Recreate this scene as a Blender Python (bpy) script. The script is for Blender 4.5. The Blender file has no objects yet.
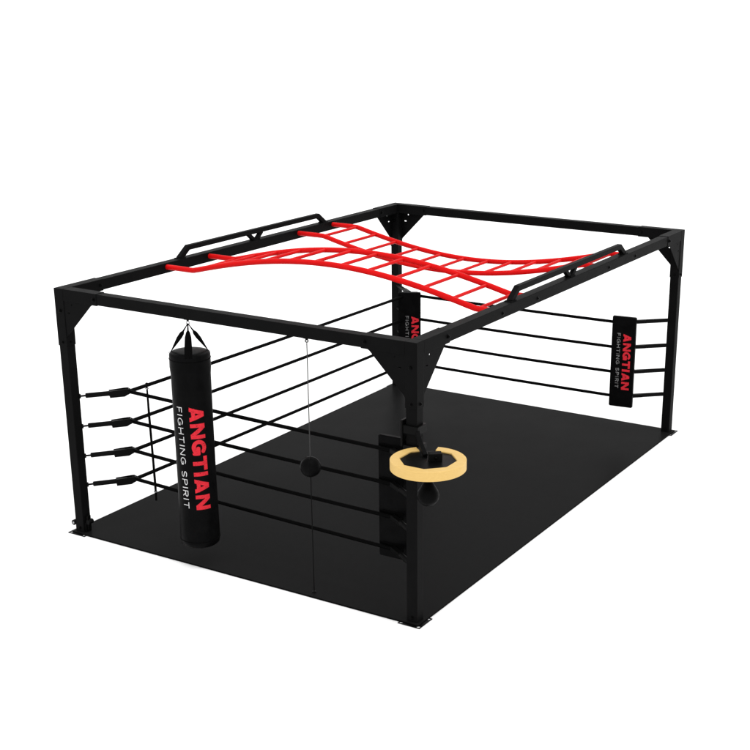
import bpy, bmesh, math, random
from mathutils import Vector, Matrix, noise
random.seed(4)
PI = math.pi
S = bpy.context.scene
COL = S.collection
W, L, H, Z0 = 3.818, 5.793, 2.4, 0.02      # outer frame size, height, floor level
PS = 0.10                                   # square tube side

# ------------------------------------------------------------------ materials
def mat(name, base, rough=.5, spec=.3, metal=0.0, var=0.0, vscale=8.0, bump=0.0, bscale=60.0, detail=4):
    m = bpy.data.materials.new(name); m.use_nodes = True
    nt = m.node_tree; b = nt.nodes['Principled BSDF']
    b.inputs['Base Color'].default_value = (*base, 1)
    b.inputs['Roughness'].default_value = rough
    b.inputs['Metallic'].default_value = metal
    b.inputs['Specular IOR Level'].default_value = spec
    tc = nt.nodes.new('ShaderNodeTexCoord')
    if var:
        n = nt.nodes.new('ShaderNodeTexNoise'); n.inputs['Scale'].default_value = vscale
        n.inputs['Detail'].default_value = detail; n.inputs['Roughness'].default_value = .6
        nt.links.new(tc.outputs['Object'], n.inputs['Vector'])
        r = nt.nodes.new('ShaderNodeValToRGB')
        r.color_ramp.elements[0].position = .3; r.color_ramp.elements[1].position = .7
        r.color_ramp.elements[0].color = (*[c * (1 - var) for c in base], 1)
        r.color_ramp.elements[1].color = (*[min(1, c * (1 + var)) for c in base], 1)
        nt.links.new(n.outputs['Fac'], r.inputs['Fac'])
        nt.links.new(r.outputs['Color'], b.inputs['Base Color'])
        mr = nt.nodes.new('ShaderNodeMapRange')
        mr.inputs['To Min'].default_value = max(0, rough - .08); mr.inputs['To Max'].default_value = min(1, rough + .08)
        nt.links.new(n.outputs['Fac'], mr.inputs['Value']); nt.links.new(mr.outputs['Result'], b.inputs['Roughness'])
    if bump:
        n2 = nt.nodes.new('ShaderNodeTexNoise'); n2.inputs['Scale'].default_value = bscale; n2.inputs['Detail'].default_value = 3
        nt.links.new(tc.outputs['Object'], n2.inputs['Vector'])
        bp = nt.nodes.new('ShaderNodeBump'); bp.inputs['Strength'].default_value = bump; bp.inputs['Distance'].default_value = .002
        nt.links.new(n2.outputs['Fac'], bp.inputs['Height']); nt.links.new(bp.outputs['Normal'], b.inputs['Normal'])
    return m

STEEL = mat('black_powder_coat', (.0040, .0040, .0041), .5, .02, var=.15, vscale=5, bump=.15, bscale=350)
HARD  = mat('black_hardware', (.0018, .0018, .0018), .42, .05, var=.1)
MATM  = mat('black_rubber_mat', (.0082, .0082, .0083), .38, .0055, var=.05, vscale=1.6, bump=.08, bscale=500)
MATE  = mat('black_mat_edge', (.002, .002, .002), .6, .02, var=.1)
LEATH = mat('black_vinyl', (.0024, .0024, .0025), .40, .022, var=.35, vscale=9, bump=.9, bscale=14)
WEB   = mat('black_webbing', (.0016, .0016, .0016), .7, .02, var=.2, vscale=60, bump=.4, bscale=200)
ROPE  = mat('black_rope', (.0012, .0012, .0012), .6, .02, var=.2, vscale=70)
RED   = mat('red_powder_coat', (.57, .0045, .0050), .40, .05, var=.06, vscale=6, bump=.1, bscale=300)
REDP  = mat('red_print', (.56, .022, .034), .6, .05, var=.14, vscale=40)
WHP   = mat('white_print', (.56, .56, .56), .6, .05, var=.1, vscale=40)
GREYP = mat('faded_white_print', (.2, .2, .2), .6, .05, var=.3, vscale=40)
CHROME= mat('zinc_plated_steel', (.38, .38, .39), .3, .5, metal=.9, var=.1)
CABLE = mat('grey_elastic_cord', (.035, .035, .035), .6, .1, var=.2, vscale=50)
FLOOR = mat('white_studio_floor', (.94, .94, .94), .9, .0, var=.004, vscale=.5)
def wood_mat():
    m = mat('pale_birch_plywood', (.66, .44, .155), .5, .2)
    nt = m.node_tree; b = nt.nodes['Principled BSDF']
    tc = nt.nodes.new('ShaderNodeTexCoord'); mp = nt.nodes.new('ShaderNodeMapping'); mp.inputs['Scale'].default_value = (3, 26, 60)
    n = nt.nodes.new('ShaderNodeTexNoise'); n.inputs['Scale'].default_value = 3; n.inputs['Detail'].default_value = 5; n.inputs['Distortion'].default_value = .6
    r = nt.nodes.new('ShaderNodeValToRGB')
    r.color_ramp.elements[0].position = .3; r.color_ramp.elements[1].position = .72
    r.color_ramp.elements[0].color = (.585, .385, .124, 1); r.color_ramp.elements[1].color = (.645, .435, .150, 1)
    nt.links.new(tc.outputs['Object'], mp.inputs['Vector']); nt.links.new(mp.outputs['Vector'], n.inputs['Vector'])
    nt.links.new(n.outputs['Fac'], r.inputs['Fac']); nt.links.new(r.outputs['Color'], b.inputs['Base Color'])
    return m
WOOD = wood_mat()

# ------------------------------------------------------------------ object helpers
def link(name, bm, m, parent=None, smooth=False):
    bmesh.ops.recalc_face_normals(bm, faces=bm.faces)
    me = bpy.data.meshes.new(name); bm.to_mesh(me); bm.free()
    for k in (m if isinstance(m, (list, tuple)) else [m]): me.materials.append(k)
    if smooth:
        for p in me.polygons: p.use_smooth = True
        try: me.set_sharp_from_angle(angle=math.radians(38))
        except Exception: pass
    o = bpy.data.objects.new(name, me); COL.objects.link(o)
    if parent: 
        o.parent = parent

        # all meshes are written in world coordinates; shift by the parent's place
        w = world_of(parent); o.matrix_basis = w.inverted()
    return o
def world_of(o):
    m = o.matrix_basis.copy()
    while o.parent:
        o = o.parent; m = o.matrix_basis @ m
    return m
def recentre(o, c):
    """move the origin of a mesh written in world coordinates to c"""
    c = Vector(c)
    o.data.transform(Matrix.Translation(-c)); o.location = o.location + c
    return o
def tag(o, label=None, cat=None, group=None, kind=None):
    if label: o['label'] = label
    if cat: o['category'] = cat
    if group: o['group'] = group
    if kind: o['kind'] = kind
    return o
def thing(name, loc, label, cat, group=None):
    o = bpy.data.objects.new(name, None); COL.objects.link(o); o.location = loc; o.empty_display_size = .1
    return tag(o, label, cat, group)
def copy_tree(o, parent=None):
    c = o.copy(); COL.objects.link(c)
    if parent: c.parent = parent
    for ch in list(o.children): copy_tree(ch, c)
    return c

# ------------------------------------------------------------------ shape helpers (world coordinates)
def box(bm, a, b, bev=0.003, M=None):
    a, b = Vector(a), Vector(b)
    t = bmesh.new()
    bmesh.ops.create_cube(t, size=1)
    for v in t.verts: v.co = Vector([(a[i] + b[i]) / 2 + v.co[i] * abs(b[i] - a[i]) for i in range(3)])
    if bev: bmesh.ops.bevel(t, geom=list(t.edges), offset=bev, segments=2, affect='EDGES', profile=.6)
    if M: bmesh.ops.transform(t, matrix=M, verts=t.verts)
    merge(bm, t)
def merge(bm, t):
    me = bpy.data.meshes.new('tmp'); t.to_mesh(me); t.free(); bm.from_mesh(me); bpy.data.meshes.remove(me)
def frame_of(d):
    d = d.normalized(); up = Vector((0, 0, 1)) if abs(d.z) < .95 else Vector((1, 0, 0))
    x = d.cross(up).normalized(); y = x.cross(d).normalized()
    return x, y
def tube(bm, pts, r, n=14, square=False, cap=True, bev=.004):
    """sweep a round (or rounded square, half side r) section along pts; r a number or list"""
    pts = [Vector(p) for p in pts]; rings = []
    if square:
        c = r - bev; sec = []
        for sx, sy in ((1, 1), (-1, 1), (-1, -1), (1, -1)):
            a0 = math.atan2(sy, sx) - PI / 4
            for k in range(3): sec.append((sx * c + bev * math.cos(a0 + k * PI / 4), sy * c + bev * math.sin(a0 + k * PI / 4)))
    for i, p in enumerate(pts):
        d0 = (pts[i] - pts[i - 1]).normalized() if i else (pts[1] - pts[0]).normalized()
        d1 = (pts[i + 1] - pts[i]).normalized() if i < len(pts) - 1 else d0
        d = (d0 + d1).normalized(); k = 1 / max(.3, math.cos(d0.angle(d1) / 2)) if d0.angle(d1) > 1e-4 else 1
        x, y = frame_of(d); rr = r[i] if isinstance(r, (list, tuple)) else r
        if square: rings.append([bm.verts.new(p + x * u + y * v * k) for u, v in sec])
        else: rings.append([bm.verts.new(p + x * math.cos(2 * PI * j / n) * rr + y * math.sin(2 * PI * j / n) * rr * k) for j in range(n)])
    for a, b in zip(rings, rings[1:]):
        m = len(a)
        for j in range(m): bm.faces.new((a[j], a[(j + 1) % m], b[(j + 1) % m], b[j]))
    if cap: bm.faces.new(rings[0][::-1]); bm.faces.new(rings[-1])
def lathe(bm, prof, c, axis=(0, 0, 1), n=48):
    c = Vector(c); z = Vector(axis).normalized(); x, y = frame_of(z); rings = []
    for r, h in prof:
        if r < 1e-6: rings.append([bm.verts.new(c + z * h)])
        else: rings.append([bm.verts.new(c + z * h + (x * math.cos(2 * PI * j / n) + y * math.sin(2 * PI * j / n)) * r) for j in range(n)])
    for a, b in zip(rings, rings[1:]):
        for j in range(n):
            q = [a[j % len(a)], a[(j + 1) % len(a)], b[(j + 1) % len(b)], b[j % len(b)]]
            q = list(dict.fromkeys(q))
            if len(q) > 2: bm.faces.new(q)
def torus(bm, c, R, r, axis, n=28, m=10, arc=2 * PI, a0=0):
    z = Vector(axis).normalized(); x, y = frame_of(z); c = Vector(c)
    k = n if arc > 6.2 else n + 1; rings = []
    for i in range(k):
        a = a0 + arc * i / n; d = x * math.cos(a) + y * math.sin(a)
        rings.append([bm.verts.new(c + d * (R + r * math.cos(2 * PI * j / m)) + z * r * math.sin(2 * PI * j / m)) for j in range(m)])
    for i in range(n if arc > 6.2 else n):
        a, b = rings[i], rings[(i + 1) % k]
        for j in range(m): bm.faces.new((a[j], a[(j + 1) % m], b[(j + 1) % m], b[j]))
def bolt(bm, c, d, r=.014, h=.012):
    """hex head with washer, pointing along d"""
    d = Vector(d); c = Vector(c)
    lathe(bm, [(0, 0), (r * 1.35, 0), (r * 1.35, .003), (r * .98, .0032)], c, d, 20)
    lathe(bm, [(r, .003), (r, h * .85), (r * .8, h), (0, h)], c, d, 6)
    lathe(bm, [(r * .5, h), (r * .5, h + .006), (0, h + .006)], c, d, 12)
def plate(outline, holes, origin, ux, uy, t):
    """flat plate with round holes: outline/holes in (u, v); thickness t along ux x uy"""
    bm = bmesh.new(); ux, uy, o = Vector(ux), Vector(uy), Vector(origin); loops = [outline]
    for (cu, cv, r, st) in holes:
        loops.append([(cu + r * math.cos(a) + (st * (1 if math.cos(a) > 0 else -1)), cv + r * math.sin(a)) for a in [2 * PI * k / 20 for k in range(20)]])
    es = []
    for lp in loops:
        vs = [bm.verts.new(o + ux * u + uy * v) for u, v in lp]
        es += [bm.edges.new((vs[i], vs[(i + 1) % len(vs)])) for i in range(len(vs))]
    bmesh.ops.triangle_fill(bm, use_beauty=True, use_dissolve=False, edges=es)
    g = bmesh.ops.extrude_face_region(bm, geom=list(bm.faces))
    n = ux.cross(uy).normalized() * t
    bmesh.ops.translate(bm, vec=n, verts=[v for v in g['geom'] if isinstance(v, bmesh.types.BMVert)])
    return bm

# ------------------------------------------------------------------ setting
bm = bmesh.new(); R_ = 3000
vs = [bm.verts.new((x, y, Z0)) for x, y in ((-R_, -R_), (R_, -R_), (R_, R_), (-R_, R_))]; bm.faces.new(vs)
tag(link('floor', bm, FLOOR), 'plain white studio floor under the black training cage', None, None, 'structure')

mo = .027; MT = .036
m_mat = bmesh.new()
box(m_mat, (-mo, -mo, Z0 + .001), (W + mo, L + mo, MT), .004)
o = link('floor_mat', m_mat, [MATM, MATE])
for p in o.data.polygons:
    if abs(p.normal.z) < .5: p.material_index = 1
tag(o, 'large flat black rubber mat covering the floor inside the cage', 'floor mat')

# ------------------------------------------------------------------ the cage frame
cage = thing('training_cage', (W / 2, L / 2, Z0), 'large black square tube cage frame with four bolted posts around the mat', 'cage frame')
corners = [(0, 0, 1, 1), (W, 0, -1, 1), (W, L, -1, -1), (0, L, 1, -1)]     # corner, direction inwards
for ci, (cx, cy, sx, sy) in enumerate(corners):
    a = (cx, cy); b = (cx + sx * PS, cy + sy * PS)
    bm = bmesh.new(); box(bm, (a[0], a[1], Z0 + .010), (b[0], b[1], 1.90), .006)
    post = link('post', bm, STEEL, cage)
    # base plate with bolt holes, reaching outwards and inwards
    mx, my = cx + sx * PS / 2, cy + sy * PS / 2; hp = .105
    hol = [(u * .082, v * .082, .016, 0) for u in (-1, 1) for v in (-1, 1)]
    pb = plate([(-hp, -hp), (hp, -hp), (hp, hp), (-hp, hp)], hol, (mx - sx * .0, my - sy * .0, Z0 + .001), (1, 0, 0), (0, 1, 0), .006)
    bmesh.ops.translate(pb, vec=(0, 0, .036 - Z0 + 0.001 if False else 0), verts=pb.verts)
    link('base_plate', pb, HARD, post)
    bm = bmesh.new()
    # foot clamp: two ears and clamp bolts
    for s_ in ((-1, 1) if ci == 0 else ()):
        box(bm, (mx + s_ * .056 - .012, my - .035, Z0 + .012), (mx + s_ * .056 + .012, my + .035, .13 if ci == 0 else .085), .004)
    if ci == 0:
        lathe(bm, [(0, -.035), (.026, -.035), (.026, .035), (0, .035)], (mx - .074, my - .02, .115), (0, 1, 0), 20)
        lathe(bm, [(0, -.03), (.024, -.03), (.024, .03), (0, .03)], (mx + .088, my, .14), (0, 1, 0), 20)
        box(bm, (mx - .085, my - .03, .105), (mx - .05, my, .125), .002)
        box(bm, (mx + .05, my - .02, .06), (mx + .085, my + .02, .2), .004)
    bolt(bm, (mx, cy - sy * .001 if sy > 0 else b[1] - .001, .075), (0, -1, 0), .012)
    link('foot_clamp', bm, HARD, post)
    if ci == 0:
        bm = bmesh.new(); lathe(bm, [(0, .034), (.011, .034), (.011, .038), (0, .038)], (mx - .074, my - .02, .115), (0, -1, 0), 18)
        link('bolt', bm, CHROME, post)
    # post bolts
    for (p, d) in (((mx, cy if sy > 0 else cy - PS, 1.905 + .0), (0, -1, 0)), ((cx if sx < 0 else cx + PS, my, 1.905), (1, 0, 0)), ((cx if sx > 0 else cx - PS, my, 1.905), (-1, 0, 0))):
        bm = bmesh.new(); bolt(bm, Vector(p) + Vector(d) * .003, d, .013); link('bolt', bm, HARD, post, True)
    # corner bracket : three sleeves around post and beams
    e = .005; bm = bmesh.new()
    X0, X1 = sorted((cx - sx * e, cx + sx * (PS + e))); Y0, Y1 = sorted((cy - sy * e, cy + sy * (PS + e)))
    box(bm, (X0, Y0, 1.87), (X1, Y1, H + e), .005)
    x0, x1 = sorted((cx + sx * (PS + e - .0005), cx + sx * .51)); box(bm, (x0, Y0 + .0004, H - PS - e), (x1, Y1 - .0004, H + e - .0004), .004)
    y0, y1 = sorted((cy + sy * (PS + e - .0005), cy + sy * .51)); box(bm, (X0 + .0004, y0, H - PS - e), (X1 - .0004, y1, H + e - .0004), .004)
    br = link('corner_bracket', bm, STEEL, cage)
    # gusset plates: one flush with each outer face, one in each inner face
    zb = H - PS - e; g = .345
    tri = [(0, 0), (g, 0), (g - .02, -.012), (.012, -g + .02), (0, -g)]
    hol = [(.094, -.026, .009, 0), (.052, -.108, .007, .009)]
    for inner in (0,):
        y_ = (cy + sy * .001) if not inner else cy + sy * (PS - .006)
        o_ = (cx + sx * (PS + e), y_ , zb)
        link('gusset', plate(tri, hol if inner == 0 else [(.05, -.05, .02, .012), (.045, -.15, .011, 0)], o_, (sx, 0, 0), (0, 0, 1), .006 if (sx * 1) * (-sy) > 0 else -.006), STEEL, br)
        x_ = (cx + sx * .001) if not inner else cx + sx * (PS - .006)
        o_ = (x_, cy + sy * (PS + e), zb)
        link('gusset', plate(tri, hol if inner == 0 else [(.05, -.05, .02, .012), (.045, -.15, .011, 0)], o_, (0, sy, 0), (0, 0, 1), .006 if (sy * sx) > 0 else -.006), STEEL, br)
    # bolts on the bracket
    ys = Y0; 
    for (p, d) in (((cx + sx * .475, Y0, 2.35), (0, -1, 0)), ((cx + sx * .055, Y0, 2.20), (0, -1, 0)), ((X1, cy + sy * .475, 2.35), (1, 0, 0))):
        bm = bmesh.new(); bolt(bm, p, d, .015, .014); link('bolt', bm, HARD, br, True)

def beam(a, b):
    bm = bmesh.new(); box(bm, a, b, .006); return link('top_beam', bm, STEEL, cage)
g0 = .3
beam((g0, 0, H - PS), (W - g0, PS, H)); b_far = beam((g0, L - PS, H - PS), (W - g0, L, H))
b_left = beam((0, g0, H - PS), (PS, L - g0, H)); b_right = beam((W - PS, g0, H - PS), (W, L - g0, H))
for bb, xs, d in ((b_right, W, 1), (b_left, PS, 1)):
    for y in (1.42, 2.09, 3.69, 4.37):
        bm = bmesh.new(); bolt(bm, (xs, y, 2.343), (d, 0, 0), .013, .008); link('bolt', bm, HARD, bb, True)
# raised grip bars on the two long beams
for k, xc in enumerate((PS / 2, W - PS / 2)):
    bm = bmesh.new(); zt = 2.49
    tube(bm, [(xc, 1.64, H - .004), (xc, 1.775, zt), (xc, 4.035, zt), (xc, 4.165, H - .004)], .025, square=True)
    gb = link('grip_bar', bm, STEEL, cage)
    for s_ in (-1, 1):
        bm = bmesh.new(); tube(bm, [(xc, 2.87 + s_ * .02, H - .003), (xc, 2.87 + s_ * .115, zt - .018)], .02, square=True)
        link('strut', bm, STEEL, gb)
    for s_ in (-1, 1):
        yw = 2.9 + s_ * 1.2525 - .0
        bm = bmesh.new(); torus(bm, (xc, 1.65 if s_ < 0 else 4.153, H + .011), .027, .004, (0, 0, 1), 24, 6); link('weld_bead', bm, STEEL, gb, True)
    for y in (1.655, 2.87, 4.15):
        bm = bmesh.new(); box(bm, (xc - .036, y - .05, H - .001), (xc + .036, y + .05, H + .008), .002); link('weld_plate', bm, STEEL, gb)

# ------------------------------------------------------------------ curved ladders
def arc_profile(sign, z0=2.36, a=.44, b=3.56, h=.226):
    pts = []
    def zf(x):
        if x <= a or x >= b: return z0
        t = (x - a) / (b - a)
        return z0 + sign * h * (math.sin(PI * t) ** 1.0 * .55 + (1 - (2 * t - 1) ** 2) * .45)
    n = 44
    pts = [(PS + .001, z0), (a - .02, z0), (a, z0 + sign * .002)]
    pts += [(a + (b - a) * k / n, zf(a + (b - a) * k / n)) for k in range(1, n)]
    pts += [(b, z0 + sign * .002), (b + .02, z0), (W - PS - .001, z0)]
    return pts, zf
def ladder(ya, yb, sign, label):
    t = thing('curved_ladder', (W / 2, (ya + yb) / 2, 2.36), label, 'ladder', 'red curved overhead ladders')
    pts, zf = arc_profile(sign)
    for y in (ya, yb):
        bm = bmesh.new(); tube(bm, [(x, y, z) for x, z in pts], .0265, 16); st = link('stringer', bm, RED, t, True)
    for x in (.44, .70, .97, 1.26, 1.56, 1.855, 2.15, 2.44, 2.735, 3.03, 3.325, 3.585):
        bm = bmesh.new(); z = zf(x) if x < 3.56 else 2.36
        tube(bm, [(x, ya + .012, z), (x, yb - .012, z)], .0158, 14); link('rung', bm, RED, t, True)
ladder(1.40, 2.05, 1, 'red overhead ladder arching upwards, the one nearer the hanging punching bag')
ladder(3.60, 4.27, -1, 'red overhead ladder sagging downwards in the middle, the farther of the two')

# ------------------------------------------------------------------ ropes, tensioners
RH = [1.372, 1.078, .784, .494]
order = ['topmost', 'second highest', 'third highest', 'lowest']
RA, RB, RC, RD = Vector((.385, .445)), Vector((3.40, .30)), Vector((3.40, 5.408)), Vector((.44, 5.408))
POSTP = {'A': (Vector((PS, PS)), RA), 'B': (Vector((W - PS, PS)), RB), 'C': (Vector((W - PS, L - PS)), RC), 'D': (Vector((PS, L - PS)), RD)}
where = {'A': 'left corner post', 'B': 'front corner post behind the corner pad', 'C': 'right corner post', 'D': 'rear corner post'}
for i, z in enumerate(RH):
    def seg(p, q, za=0, zb=0):
        d = (q - p).normalized(); p2 = p + d * .0; 
        n = 10; out = []
        for k in range(n + 1):
            t = k / n; s = -(.006 + .004 * ((i * 7) % 3)) * math.sin(PI * t)
            out.append((p.x + (q.x - p.x) * t, p.y + (q.y - p.y) * t, z + s + za + (zb - za) * t))
        return out
    bm = bmesh.new()
    pts = seg(RC, RD, -.022, -.022)[:-1] + [(RD.x + .03, RD.y, z - .022), (RD.x, RD.y - .03, z - .022)] + seg(RD, RA, -.022, 0)[1:-1] + [(RA.x, RA.y + .03, z), (RA.x + .03, RA.y, z)] + seg(RA, RB)[1:]
    tube(bm, pts, .0175, 14)
    tag(link('ring_rope', bm, ROPE, None, True), order[i] + ' of the four black ring ropes running along three sides of the cage', 'rope', 'black ring ropes')
def tensioner(corner, i):
    pp, rr = POSTP[corner]; z = RH[i]
    t = thing('rope_tensioner', (pp.x, pp.y, z), order[i] + ' black rope tensioner on the ' + where[corner], 'rope tensioner', 'rope tensioners at the ' + where[corner])
    return t
def build_tensioner(t, corner):
    pp, rr = POSTP[corner]; z = t.location.z
    P = Vector((pp.x, pp.y, z)); Q = Vector((rr.x, rr.y, z)); d = (Q - P).normalized(); Ln = (Q - P).length; n = Vector((-d.y, d.x, 0))
    P0 = P - d * .012
    bm = bmesh.new(); tube(bm, [P0, P + d * .06], .009, 10); lathe(bm, [(0, 0), (.022, 0), (.022, .012), (0, .012)], P0 + d * .008, d, 16)
    torus(bm, P + d * .052, .012, .005, (0, 0, 1)); link('eye_bolt', bm, HARD, t, True)
    so_ = .05 if corner == 'A' else .002
    bm = bmesh.new(); lathe(bm, [(0, 0), (.019, .0), (.0235, .006), (.0235, Ln * .60 - so_), (.019, Ln * .60 - so_ + .005), (0, Ln * .60 - so_ + .005)], P + d * so_, d, 20)
    link('sleeve', bm, HARD, t, True)
    bm = bmesh.new()
    a, b = Ln * .60, Ln + .012
    out = [(a, -.038), (a, .026), (b - .05, .034), (b - .015, .034), (b + .012, .016), (b + .012, -.004), (b - .055, -.038)]
    if corner == 'A':
        for s_ in (-1, 1):
            pb = plate(out, [(b - .012, .014, .007, 0)], P + n * (.026 * s_), d, (0, 0, 1), .006 * s_ * -1)
            merge(bm, pb)
        box(bm, (0, -.022, -.034), (b - a - .085, .022, .024), .003, Matrix.Translation(P + d * a) @ Matrix.Rotation(math.atan2(d.y, d.x), 4, 'Z'))
    else:
        box(bm, (0, -.022, -.02), (b - a, .022, .02), .004, Matrix.Translation(P + d * (a - .006)) @ Matrix.Rotation(math.atan2(d.y, d.x), 4, 'Z'))
    link('pulley_housing', bm, HARD, t)
    if corner == 'A':
        bm = bmesh.new(); lathe(bm, [(0, -.019), (.026, -.019), (.018, -.012), (.018, .012), (.026, .019), (0, .019)], Q - d * .012, n, 20); link('pulley', bm, HARD, t, True)
for c in 'ABCD':
    proto = None
    for i in range(4):
        if proto is None:
            proto = tensioner(c, i); build_tensioner(proto, c)
        else:
            k = copy_tree(proto); k.location.z = RH[i]
            k['label'] = order[i] + ' black rope tensioner on the ' + where[c]

# rope spacer strap
sp = thing('rope_spacer', (.635, .43, .335), 'thin upright black spacer strap tied to the ropes left of the punching bag', 'rope spacer')
bm = bmesh.new(); ysp = .425
tube(bm, [(.655, ysp - .02, 1.492), (.659, ysp - .021, 1.2), (.670, ysp - .022, .8), (.675, ysp - .021, .5), (.673, ysp - .02, .345)], [.008, .012, .0115, .012, .010], 10)
link('strap', bm, WEB, sp, True)
for z in (1.455, .435):
    bm = bmesh.new(); torus(bm, (.656 if z > 1 else .675, ysp - .021, z), .0135, .0055, (0, 0, 1), 20, 8); link('tie', bm, CHROME, sp, True)
bm = bmesh.new(); lathe(bm, [(0, -.014), (.012, -.01), (.014, 0), (.012, .01), (0, .014)], (.655, ysp - .02, 1.497), (0, 0, 1), 16); link('end_knob', bm, HARD, sp, True)

# ------------------------------------------------------------------ lettering as a cell grid (gives worn edges)
def seg_d(px, py, a, b):
    ax, ay = a; bx, by = b; vx, vy = bx - ax, by - ay; t = ((px - ax) * vx + (py - ay) * vy) / (vx * vx + vy * vy + 1e-12)
    t = max(0, min(1, t)); return math.hypot(px - ax - vx * t, py - ay - vy * t)
def arcp(cx, cy, rx, ry, a0, a1, n=16):
    return [(cx + rx * math.cos(math.radians(a0 + (a1 - a0) * k / n)), cy + ry * math.sin(math.radians(a0 + (a1 - a0) * k / n))) for k in range(n + 1)]
def glyph(ch, w, h, s):
    """centre lines of a letter of width w, height h, stroke s"""
    l, r, b, t = s / 2, w - s / 2, s / 2, h - s / 2; m = h * .5
    G = {
     'A': [[(l * .9, -s), (w / 2, h + s * .25), (w - l * .9, -s)], [(w * .25, h * .27), (w * .75, h * .27)]],
     'N': [[(l, -s), (l, h + s)], [(l, h), (r, 0)], [(r, -s), (r, h + s)]],
     'G': [arcp(w / 2, h / 2, w / 2 - s / 2, h / 2 - s / 2, 48, 318) + [(r, m - s * .25)], [(r, m - s * .25), (w * .55, m - s * .25)], [(r, m - s * .25), (r, h * .17)]],
     'T': [[(-s, t), (w + s, t)], [(w / 2, -s), (w / 2, t)]],
     'I': [[(w / 2, -s), (w / 2, h + s)]],
     'F': [[(l, -s), (l, h + s)], [(l, t), (w + s, t)], [(l, m), (w * .85, m)]],
     'H': [[(l, -s), (l, h + s)], [(r, -s), (r, h + s)], [(l, m), (r, m)]],
     'S': [arcp(w / 2, h * .73, w / 2 - s / 2, h * .27 - s / 2, 35, 270) + arcp(w / 2, h * .27, w / 2 - s / 2, h * .27 - s / 2 + 0, 90, -145)],
     'P': [[(l, -s), (l, h + s)], [(l, t), (w * .55, t)] + arcp(w * .55, h * .72, w * .45 - s / 2, h * .28 - s / 2, 90, -90) + [(l, h * .44 + s / 2)]],
     'R': [[(l, -s), (l, h + s)], [(l, t), (w * .55, t)] + arcp(w * .55, h * .72, w * .45 - s / 2, h * .28 - s / 2, 90, -90) + [(l, h * .44 + s / 2)], [(w * .5, h * .44), (r + s * .1, -s * .4)]],
    }
    return G[ch]
def cells(text, length, height, stroke, gap, widths, n=40, wear=0.0, seed=0):
    """list of (u0, u1, v0, v1): u along the reading direction 0..length, v 0..height"""
    tot = sum(widths.get(c, .7) for c in text) + gap * (len(text) - 1); k = length / tot; c = height / n; out = []; u = 0
    for ch in text:
        w = widths.get(ch, .7) * k
        if ch != ' ':
            gl = glyph(ch, w, height, stroke); nx = max(3, int(round(w / c))); cw = w / nx
            for j in range(n):
                y = (j + .5) * c; run = None
                for i in range(nx + 1):
                    ok = False
                    if i < nx:
                        x = (i + .5) * cw
                        ok = any(seg_d(x, y, p, q) <= stroke / 2 for pl in gl for p, q in zip(pl, pl[1:]))
                        if ok and wear:
                            f = noise.noise(Vector(((u + x) * 130 + seed, y * 130, seed))) + .5 * noise.noise(Vector(((u + x) * 260, y * 260, seed)))
                            ok = f < wear
                    if ok and run is None: run = i
                    if run is not None and (not ok or i - run >= 6):
                        out.append((u + run * cw, u + i * cw, j * c, (j + 1) * c)); run = i if ok else None
        u += w + gap * k
    return out
WB = {'A': 1.08, 'N': .98, 'G': 1.02, 'T': .93, 'I': .35}
WL = {'F': .62, 'I': .14, 'G': .92, 'H': .8, 'T': .78, 'N': .82, 'S': .72, 'P': .72, 'R': .76, ' ': .25}
def letter_mesh(cl, f):
    bm = bmesh.new(); cache = {}
    def v(u, w):
        k = (round(u, 5), round(w, 5))
        if k not in cache: cache[k] = bm.verts.new(f(u, w))
        return cache[k]
    for u0, u1, v0, v1 in cl:
        try: bm.faces.new((v(u0, v0), v(u1, v0), v(u1, v1), v(u0, v1)))
        except ValueError: pass
    return bm

# ------------------------------------------------------------------ corner pads
def pad(corner, c, ang, z0, z1, label, dt=(.19, .015), face=-1, text=True, w=.276):
    """upright padded panel; its printed face looks along face * local y"""
    t = thing('corner_pad', (c[0], c[1], z0), label, 'corner pad', 'black corner pads hung on the ropes')
    M = Matrix.Translation((c[0], c[1], 0)) @ Matrix.Rotation(math.radians(ang), 4, 'Z')
    th = .05
    bm = bmesh.new(); y0, y1 = (0, th) if face < 0 else (-th, 0)
    bx = bmesh.new(); bmesh.ops.create_cube(bx, size=1)
    for v in bx.verts: v.co = Vector((v.co.x * w, (y0 + y1) / 2 + v.co.y * th, (z0 + z1) / 2 + v.co.z * (z1 - z0)))
    bmesh.ops.bevel(bx, geom=list(bx.edges), offset=.008, segments=3, affect='EDGES')
    bmesh.ops.transform(bx, matrix=M, verts=bx.verts); merge(bm, bx)
    body = link('pad_body', bm, LEATH, t, True)
    # backing strap loops and piping
    for zz in RH:
        b2 = bmesh.new(); yb = y1 if face < 0 else y0; s_ = 1 if face < 0 else -1
        q0, q1 = sorted((yb - s_ * .001, yb + s_ * .006)); box(b2, (-w * .36, q0, zz - .035), (w * .36, q1, zz + .035), .002, M)
        link('strap', b2, WEB, t)
    if text:
        yt = -.0012; top = z1 - dt[0]; ln = .665 if corner == 'C' else .71
        def f_big(u, v): return M @ Vector((-.014 + dt[1] + v, yt, top - u))
        def f_sm(u, v): return M @ Vector((-.088 + dt[1] + v, yt, top - .002 - u))
        link('lettering', letter_mesh(cells('ANGTIAN', ln, .092, .0245, .075, WB, 46, .60, 3.3), f_big), REDP, body)
        link('lettering', letter_mesh(cells('FIGHTING SPIRIT', ln * .975, .040, .0056, .28, WL, 36), f_sm), GREYP, body)
    return t
pad('C', (3.342, 5.325), 6, .375, 1.44, 'black corner pad with red lettering hung beside the right corner post')
pad('D', (.52, 5.285), 30, .375, 1.405, 'black corner pad with red lettering hung in front of the rear corner post', dt=(.292, .036))
# the front pad shows its plain back to the camera: printed face towards the ring
bp = pad('B', (3.378, .385), 181, .39, 1.475, 'black corner pad seen from its plain back beside the front corner post', text=False, face=-1)

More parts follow.
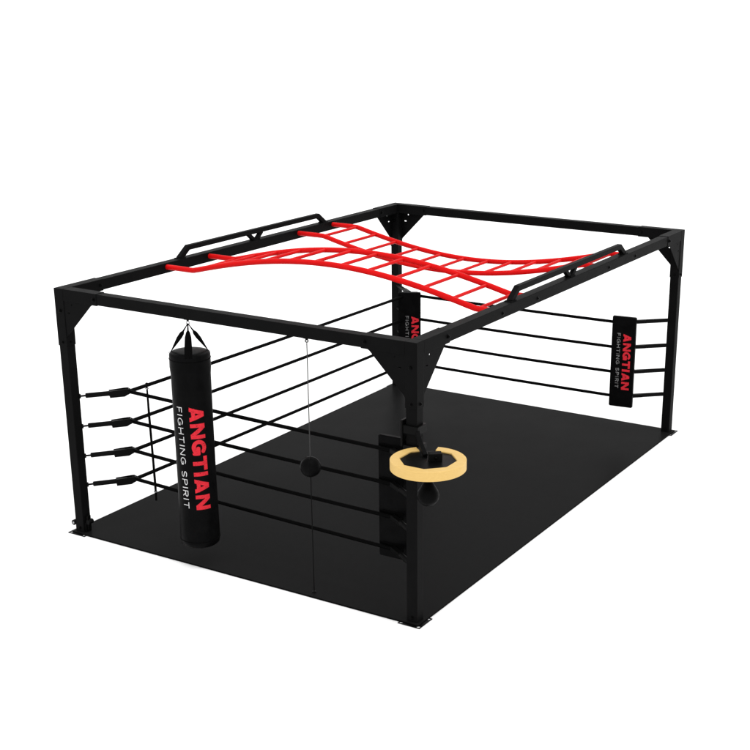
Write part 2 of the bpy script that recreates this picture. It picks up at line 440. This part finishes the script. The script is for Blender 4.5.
# ------------------------------------------------------------------ punching bag
BX, BY, BR, BZ0, BZ1 = 1.508, .05, .171, .235, 2.0
bag = thing('punching_bag', (BX, BY, BZ0), 'tall black punching bag with red lettering hanging from the front beam', 'punching bag')
bm = bmesh.new()
prof = [(0, BZ0 - .004), (BR * .5, BZ0 - .003), (BR * .9, BZ0), (BR * .985, BZ0 + .012), (BR * 1.035, BZ0 + .05)]
for k in range(1, 24):
    z = BZ0 + .05 + (BZ1 - BZ0 - .1) * k / 24; prof.append((BR * (1.035 - .04 * min(1, k / 8) + (.045 if k == 23 else .01 * max(0, (k - 14) / 9))), z))
prof += [(BR * 1.03, BZ1 - .05), (BR * 1.03, BZ1 - .012), (BR * 1.0, BZ1), (BR * .93, BZ1 + .008), (BR * .6, BZ1 + .016), (0, BZ1 + .02)]
lathe(bm, prof, (BX, BY, 0), n=72)
body = link('bag_body', bm, LEATH, bag, True)
def bagr(z):
    for (r0, h0), (r1, h1) in zip(prof, prof[1:]):
        if h0 <= z <= h1 and h1 > h0: return r0 + (r1 - r0) * (z - h0) / (h1 - h0)
    return BR
Rv = Vector((.8589, .5122, 0)); Fv = Vector((.5122, -.8589, 0))
def on_bag(th, z):
    r = bagr(z) + .0012
    return Vector((BX, BY, z)) + (Fv * math.cos(th) + Rv * math.sin(th)) * r
tz = 1.565
link('lettering', letter_mesh(cells('ANGTIAN', .955, 0.128, .0350, .075, WB, 60, .60, 1.7), lambda u, v: on_bag(math.radians(-2.0 + 6.5 * u) + v / BR, tz - u)), REDP, body)
link('lettering', letter_mesh(cells('FIGHTING SPIRIT', .93, .056, .0068, .28, WL, 44), lambda u, v: on_bag(math.radians(-42 + 6.5 * u) + v / BR, tz - .012 - u)), WHP, body)
for zz in (BZ1 - .045, BZ0 + .06):
    bm = bmesh.new(); torus(bm, (BX, BY, zz), BR * 1.03, .004, (0, 0, 1), 72, 8); link('piping', bm, WEB, body, True)
apex = Vector((BX, BY, 2.255))
for k in range(3):
    a = math.radians((-53, -152, 52)[k]); d = Vector((math.cos(a), math.sin(a), 0))
    foot = Vector((BX, BY, BZ1 - .01)) + d * BR * 1.0
    v = (apex - foot); side = d.cross(Vector((0, 0, 1))).normalized()
    bm = bmesh.new()
    secs = [(0.0, .004), (.10, .006), (.30, .018), (.52, .030), (.66, .028), (.74, .012), (.90, .007), (1.0, .006)] if k else [(0, .034), (.3, .033), (.6, .028), (.74, .017), (.80, .007), (1.0, .005)]
    nrm = v.normalized().cross(side).normalized(); rings = []
    for t_, hw in secs:
        c = foot + v * t_
        rings.append([bm.verts.new(c + side * hw * a_ + nrm * (0.006 if k == 0 else max(.004, hw * .62)) * b_) for a_, b_ in ((1, .3), (.8, 1), (-.8, 1), (-1, .3), (-1, -.3), (-.8, -1), (.8, -1), (1, -.3))])
    for r0, r1 in zip(rings, rings[1:]):
        for j in range(8): bm.faces.new((r0[j], r0[(j + 1) % 8], r1[(j + 1) % 8], r1[j]))
    bm.faces.new(rings[0]); bm.faces.new(rings[-1][::-1])
    st = link('hanging_strap', bm, WEB, bag)
    bm = bmesh.new(); torus(bm, foot + Vector((0, 0, .006)), .009, .0025, side, 20, 8); link('ring', bm, HARD if k == 0 else CHROME, st, True)
bm = bmesh.new(); torus(bm, apex + Vector((0, 0, .004)), .014, .004, (.5, -.86, 0), 24, 8); link('carabiner', bm, CHROME, bag, True)
bm = bmesh.new(); lathe(bm, [(0, 0), (.036, 0), (.036, -.006), (.012, -.010), (.010, -.022), (0, -.022)], (BX, BY, H - PS - .0005), n=24)
link('ceiling_hook', bm, HARD, bag, True)

# ------------------------------------------------------------------ ball on cord
QX, QY, QZ = 2.752, .05, 1.187
db = thing('floor_to_beam_ball', (QX, QY, QZ), 'small black ball held on a thin cord between the front beam and the mat', 'reflex ball')
bm = bmesh.new(); bmesh.ops.create_uvsphere(bm, u_segments=40, v_segments=24, radius=.087, matrix=Matrix.Translation((QX, QY, QZ))); ball = link('ball', bm, LEATH, db, True)
for rot in (0, PI / 2):
    bm = bmesh.new(); torus(bm, (QX, QY, QZ), .0868, .0022, (math.cos(rot + .4), math.sin(rot + .4), 0), 48, 6); link('seam', bm, HARD, ball, True)
for z0, z1 in ((QZ + .085, H - PS - .05), (MT, QZ - .085)):
    bm = bmesh.new(); tube(bm, [(QX, QY, z0), (QX, QY, z1)], .0042, 8); link('cord', bm, CABLE if z0 > 1 else HARD, db, True)
bm = bmesh.new(); lathe(bm, [(0, 0), (.034, 0), (.034, -.006), (.013, -.012), (.011, -.024), (0, -.024)], (QX, QY, H - PS - .0005), n=24)
torus(bm, (QX, QY, H - PS - .032), .011, .005, (.5, -.86, 0), 22, 8); link('beam_hook', bm, HARD, db, True)
bm = bmesh.new(); lathe(bm, [(0, .012), (.016, .010), (.022, 0), (0, 0)], (QX, QY, MT + .0005), n=20); link('floor_anchor', bm, HARD, db, True)

# ------------------------------------------------------------------ speed bag platform on the front post
RX, RY, RZ = 4.062, -.236, 1.585
pl = thing('speed_bag_platform', (RX, RY, RZ - .08), 'pale wooden ring on a black steel bracket bolted to the front corner post', 'speed bag platform')
gap_dir = math.atan2(.845, -.535); hg = math.radians(17.5); Ro = .292
bm = bmesh.new(); N = 96; th = .078
OFF = -.227
def inner_r(a):   # octagonal opening
    k = PI / 4; q = (a - gap_dir + k / 2 + OFF) % k - k / 2
    return .222 * math.cos(PI / 8) / math.cos(q)
rings = []
for i in range(N + 1):
    a = gap_dir + hg + (2 * PI - 2 * hg) * i / N; ca, sa = math.cos(a), math.sin(a); ri = inner_r(a); e = .004
    # the cut ends of the ring taper a little
    rings.append([bm.verts.new((RX + r * ca, RY + r * sa, z)) for r, z in
        ((ri, RZ - e), (ri + e, RZ), (Ro - e, RZ), (Ro, RZ - e), (Ro, RZ - th + e), (Ro - e, RZ - th), (ri + e, RZ - th), (ri, RZ - th + e))])
for a_, b_ in zip(rings, rings[1:]):
    for j in range(8): bm.faces.new((a_[j], a_[(j + 1) % 8], b_[(j + 1) % 8], b_[j]))
bm.faces.new(rings[0]); bm.faces.new(rings[-1][::-1])
link('wooden_ring', bm, WOOD, pl, True)
# steel backing plate below the ring
oc = [(RX + .262 * math.cos(gap_dir + PI / 8 + k * PI / 4), RY + .262 * math.sin(gap_dir + PI / 8 + k * PI / 4)) for k in range(8)]
link('backing_plate', plate(oc, [], (0, 0, RZ - th - .0105), (1, 0, 0), (0, 1, 0), .010), HARD, pl)
ic = [(RX + inner_r(gap_dir - OFF + PI / 8 + k * PI / 4) * .992 * math.cos(gap_dir - OFF + PI / 8 + k * PI / 4), RY + inner_r(gap_dir - OFF + PI / 8 + k * PI / 4) * .992 * math.sin(gap_dir - OFF + PI / 8 + k * PI / 4)) for k in range(8)]
link('inner_plate', plate(ic, [], (0, 0, RZ - th + .0005), (1, 0, 0), (0, 1, 0), th - .012), HARD, pl)
PC = Vector((W - PS / 2, PS / 2, 0)); RCn = Vector((RX, RY, 0)); dd = (RCn - PC).normalized(); dz = math.atan2(dd.y, dd.x)
for z0, z1 in ((1.67, 1.735), (1.53, 1.572)):
    q = .012; bm = bmesh.new()
    box(bm, (W - PS - q, -q - .012, z0), (W + q + .012, -.0006, z1), .003)
    box(bm, (W + .0006, -q + .001, z0 + .0005), (W + q + .012, PS + q, z1 - .0005), .003)
    box(bm, (W - PS - q, PS + .0006, z0), (W + q, PS + q + .004, z1 - .001), .003)
    link('post_clamp', bm, HARD, pl)
bm = bmesh.new(); box(bm, (W - PS - .032, -.03, 1.56), (W - PS - .013, .10, 1.775), .004); link('clamp_plate', bm, HARD, pl)
bm = bmesh.new()
Lh = (RCn - PC).length
MM = Matrix.Translation((PC.x, PC.y, 0)) @ Matrix.Rotation(dz, 4, 'Z')
box(bm, (.085, -.022, RZ - th - .052), (Lh + .04, .022, RZ - th - .0115), .004, MM)
link('support_arm', bm, HARD, pl)
bm = bmesh.new()
tube(bm, [MM @ Vector((.07, 0, 1.70)), MM @ Vector((.16, 0, 1.64)), MM @ Vector((.33, 0, RZ - .004))], .017, square=True)
link('brace', bm, STEEL, pl)
bm = bmesh.new(); MS = Matrix.Translation((RX + .045, RY + .028, RZ - .012)) @ Matrix.Rotation(math.radians(40), 4, 'Z')
box(bm, (-.05, -.035, .0005), (.05, .035, .062), .004, MS)
sw = link('swivel_block', bm, STEEL, pl)
bm = bmesh.new(); bolt(bm, MS @ Vector((0, -.035, .032)), MS.to_3x3() @ Vector((0, -1, 0)), .011); link('bolt', bm, HARD, sw, True)

sb = thing('speed_bag', (RX, RY, 1.22), 'small black teardrop speed bag hanging below the pale wooden ring', 'speed bag')
bm = bmesh.new(); zt = RZ - th - .056
prof2 = [(0, 1.205), (.02, 1.206), (.045, 1.216), (.066, 1.236), (.083, 1.262), (.086, 1.29), (.080, 1.322), (.060, 1.355), (.042, 1.388), (.026, 1.415), (.016, 1.435), (.012, 1.445), (0, 1.446)]
lathe(bm, prof2, (RX, RY, 0), n=40); b_ = link('bladder', bm, LEATH, sb, True)
bm = bmesh.new(); torus(bm, (RX, RY, 1.451), .010, .003, (1, 0, 0), 18, 8); link('loop', bm, CHROME, sb, True)

# ------------------------------------------------------------------ camera
cd = bpy.data.cameras.new('camera'); cam = bpy.data.objects.new('camera', cd); COL.objects.link(cam)
yaw, pit = -.5377, -.3288
F = Vector((math.cos(pit) * math.sin(yaw), math.cos(pit) * math.cos(yaw), math.sin(pit)))
cam.location = (8.8678, -8.3446, 4.9724)
cam.rotation_euler = F.to_track_quat('-Z', 'Y').to_euler()
cd.sensor_width = 36; cd.lens = 1321.11 / 750 * 36
cd.shift_x = (375 - 424.865) / 750; cd.shift_y = (437.539 - 375) / 750
cd.clip_end = 20000; S.camera = cam

# ------------------------------------------------------------------ light: white studio surround + one large overhead softbox light
w = bpy.data.worlds.new('World'); S.world = w; w.use_nodes = True
bg = w.node_tree.nodes['Background']; bg.inputs[0].default_value = (1, 1, 1, 1); bg.inputs[1].default_value = 1.33
sd = bpy.data.lights.new('studio_key', 'SUN'); sd.energy = .85; sd.angle = math.radians(40)
so = bpy.data.objects.new('studio_key', sd); COL.objects.link(so)
so.rotation_euler = Vector((-.30, .12, -1)).to_track_quat('-Z', 'Y').to_euler()
S.view_settings.view_transform = 'Standard'; S.view_settings.look = 'None'
S.view_settings.exposure = 0; S.view_settings.gamma = 1
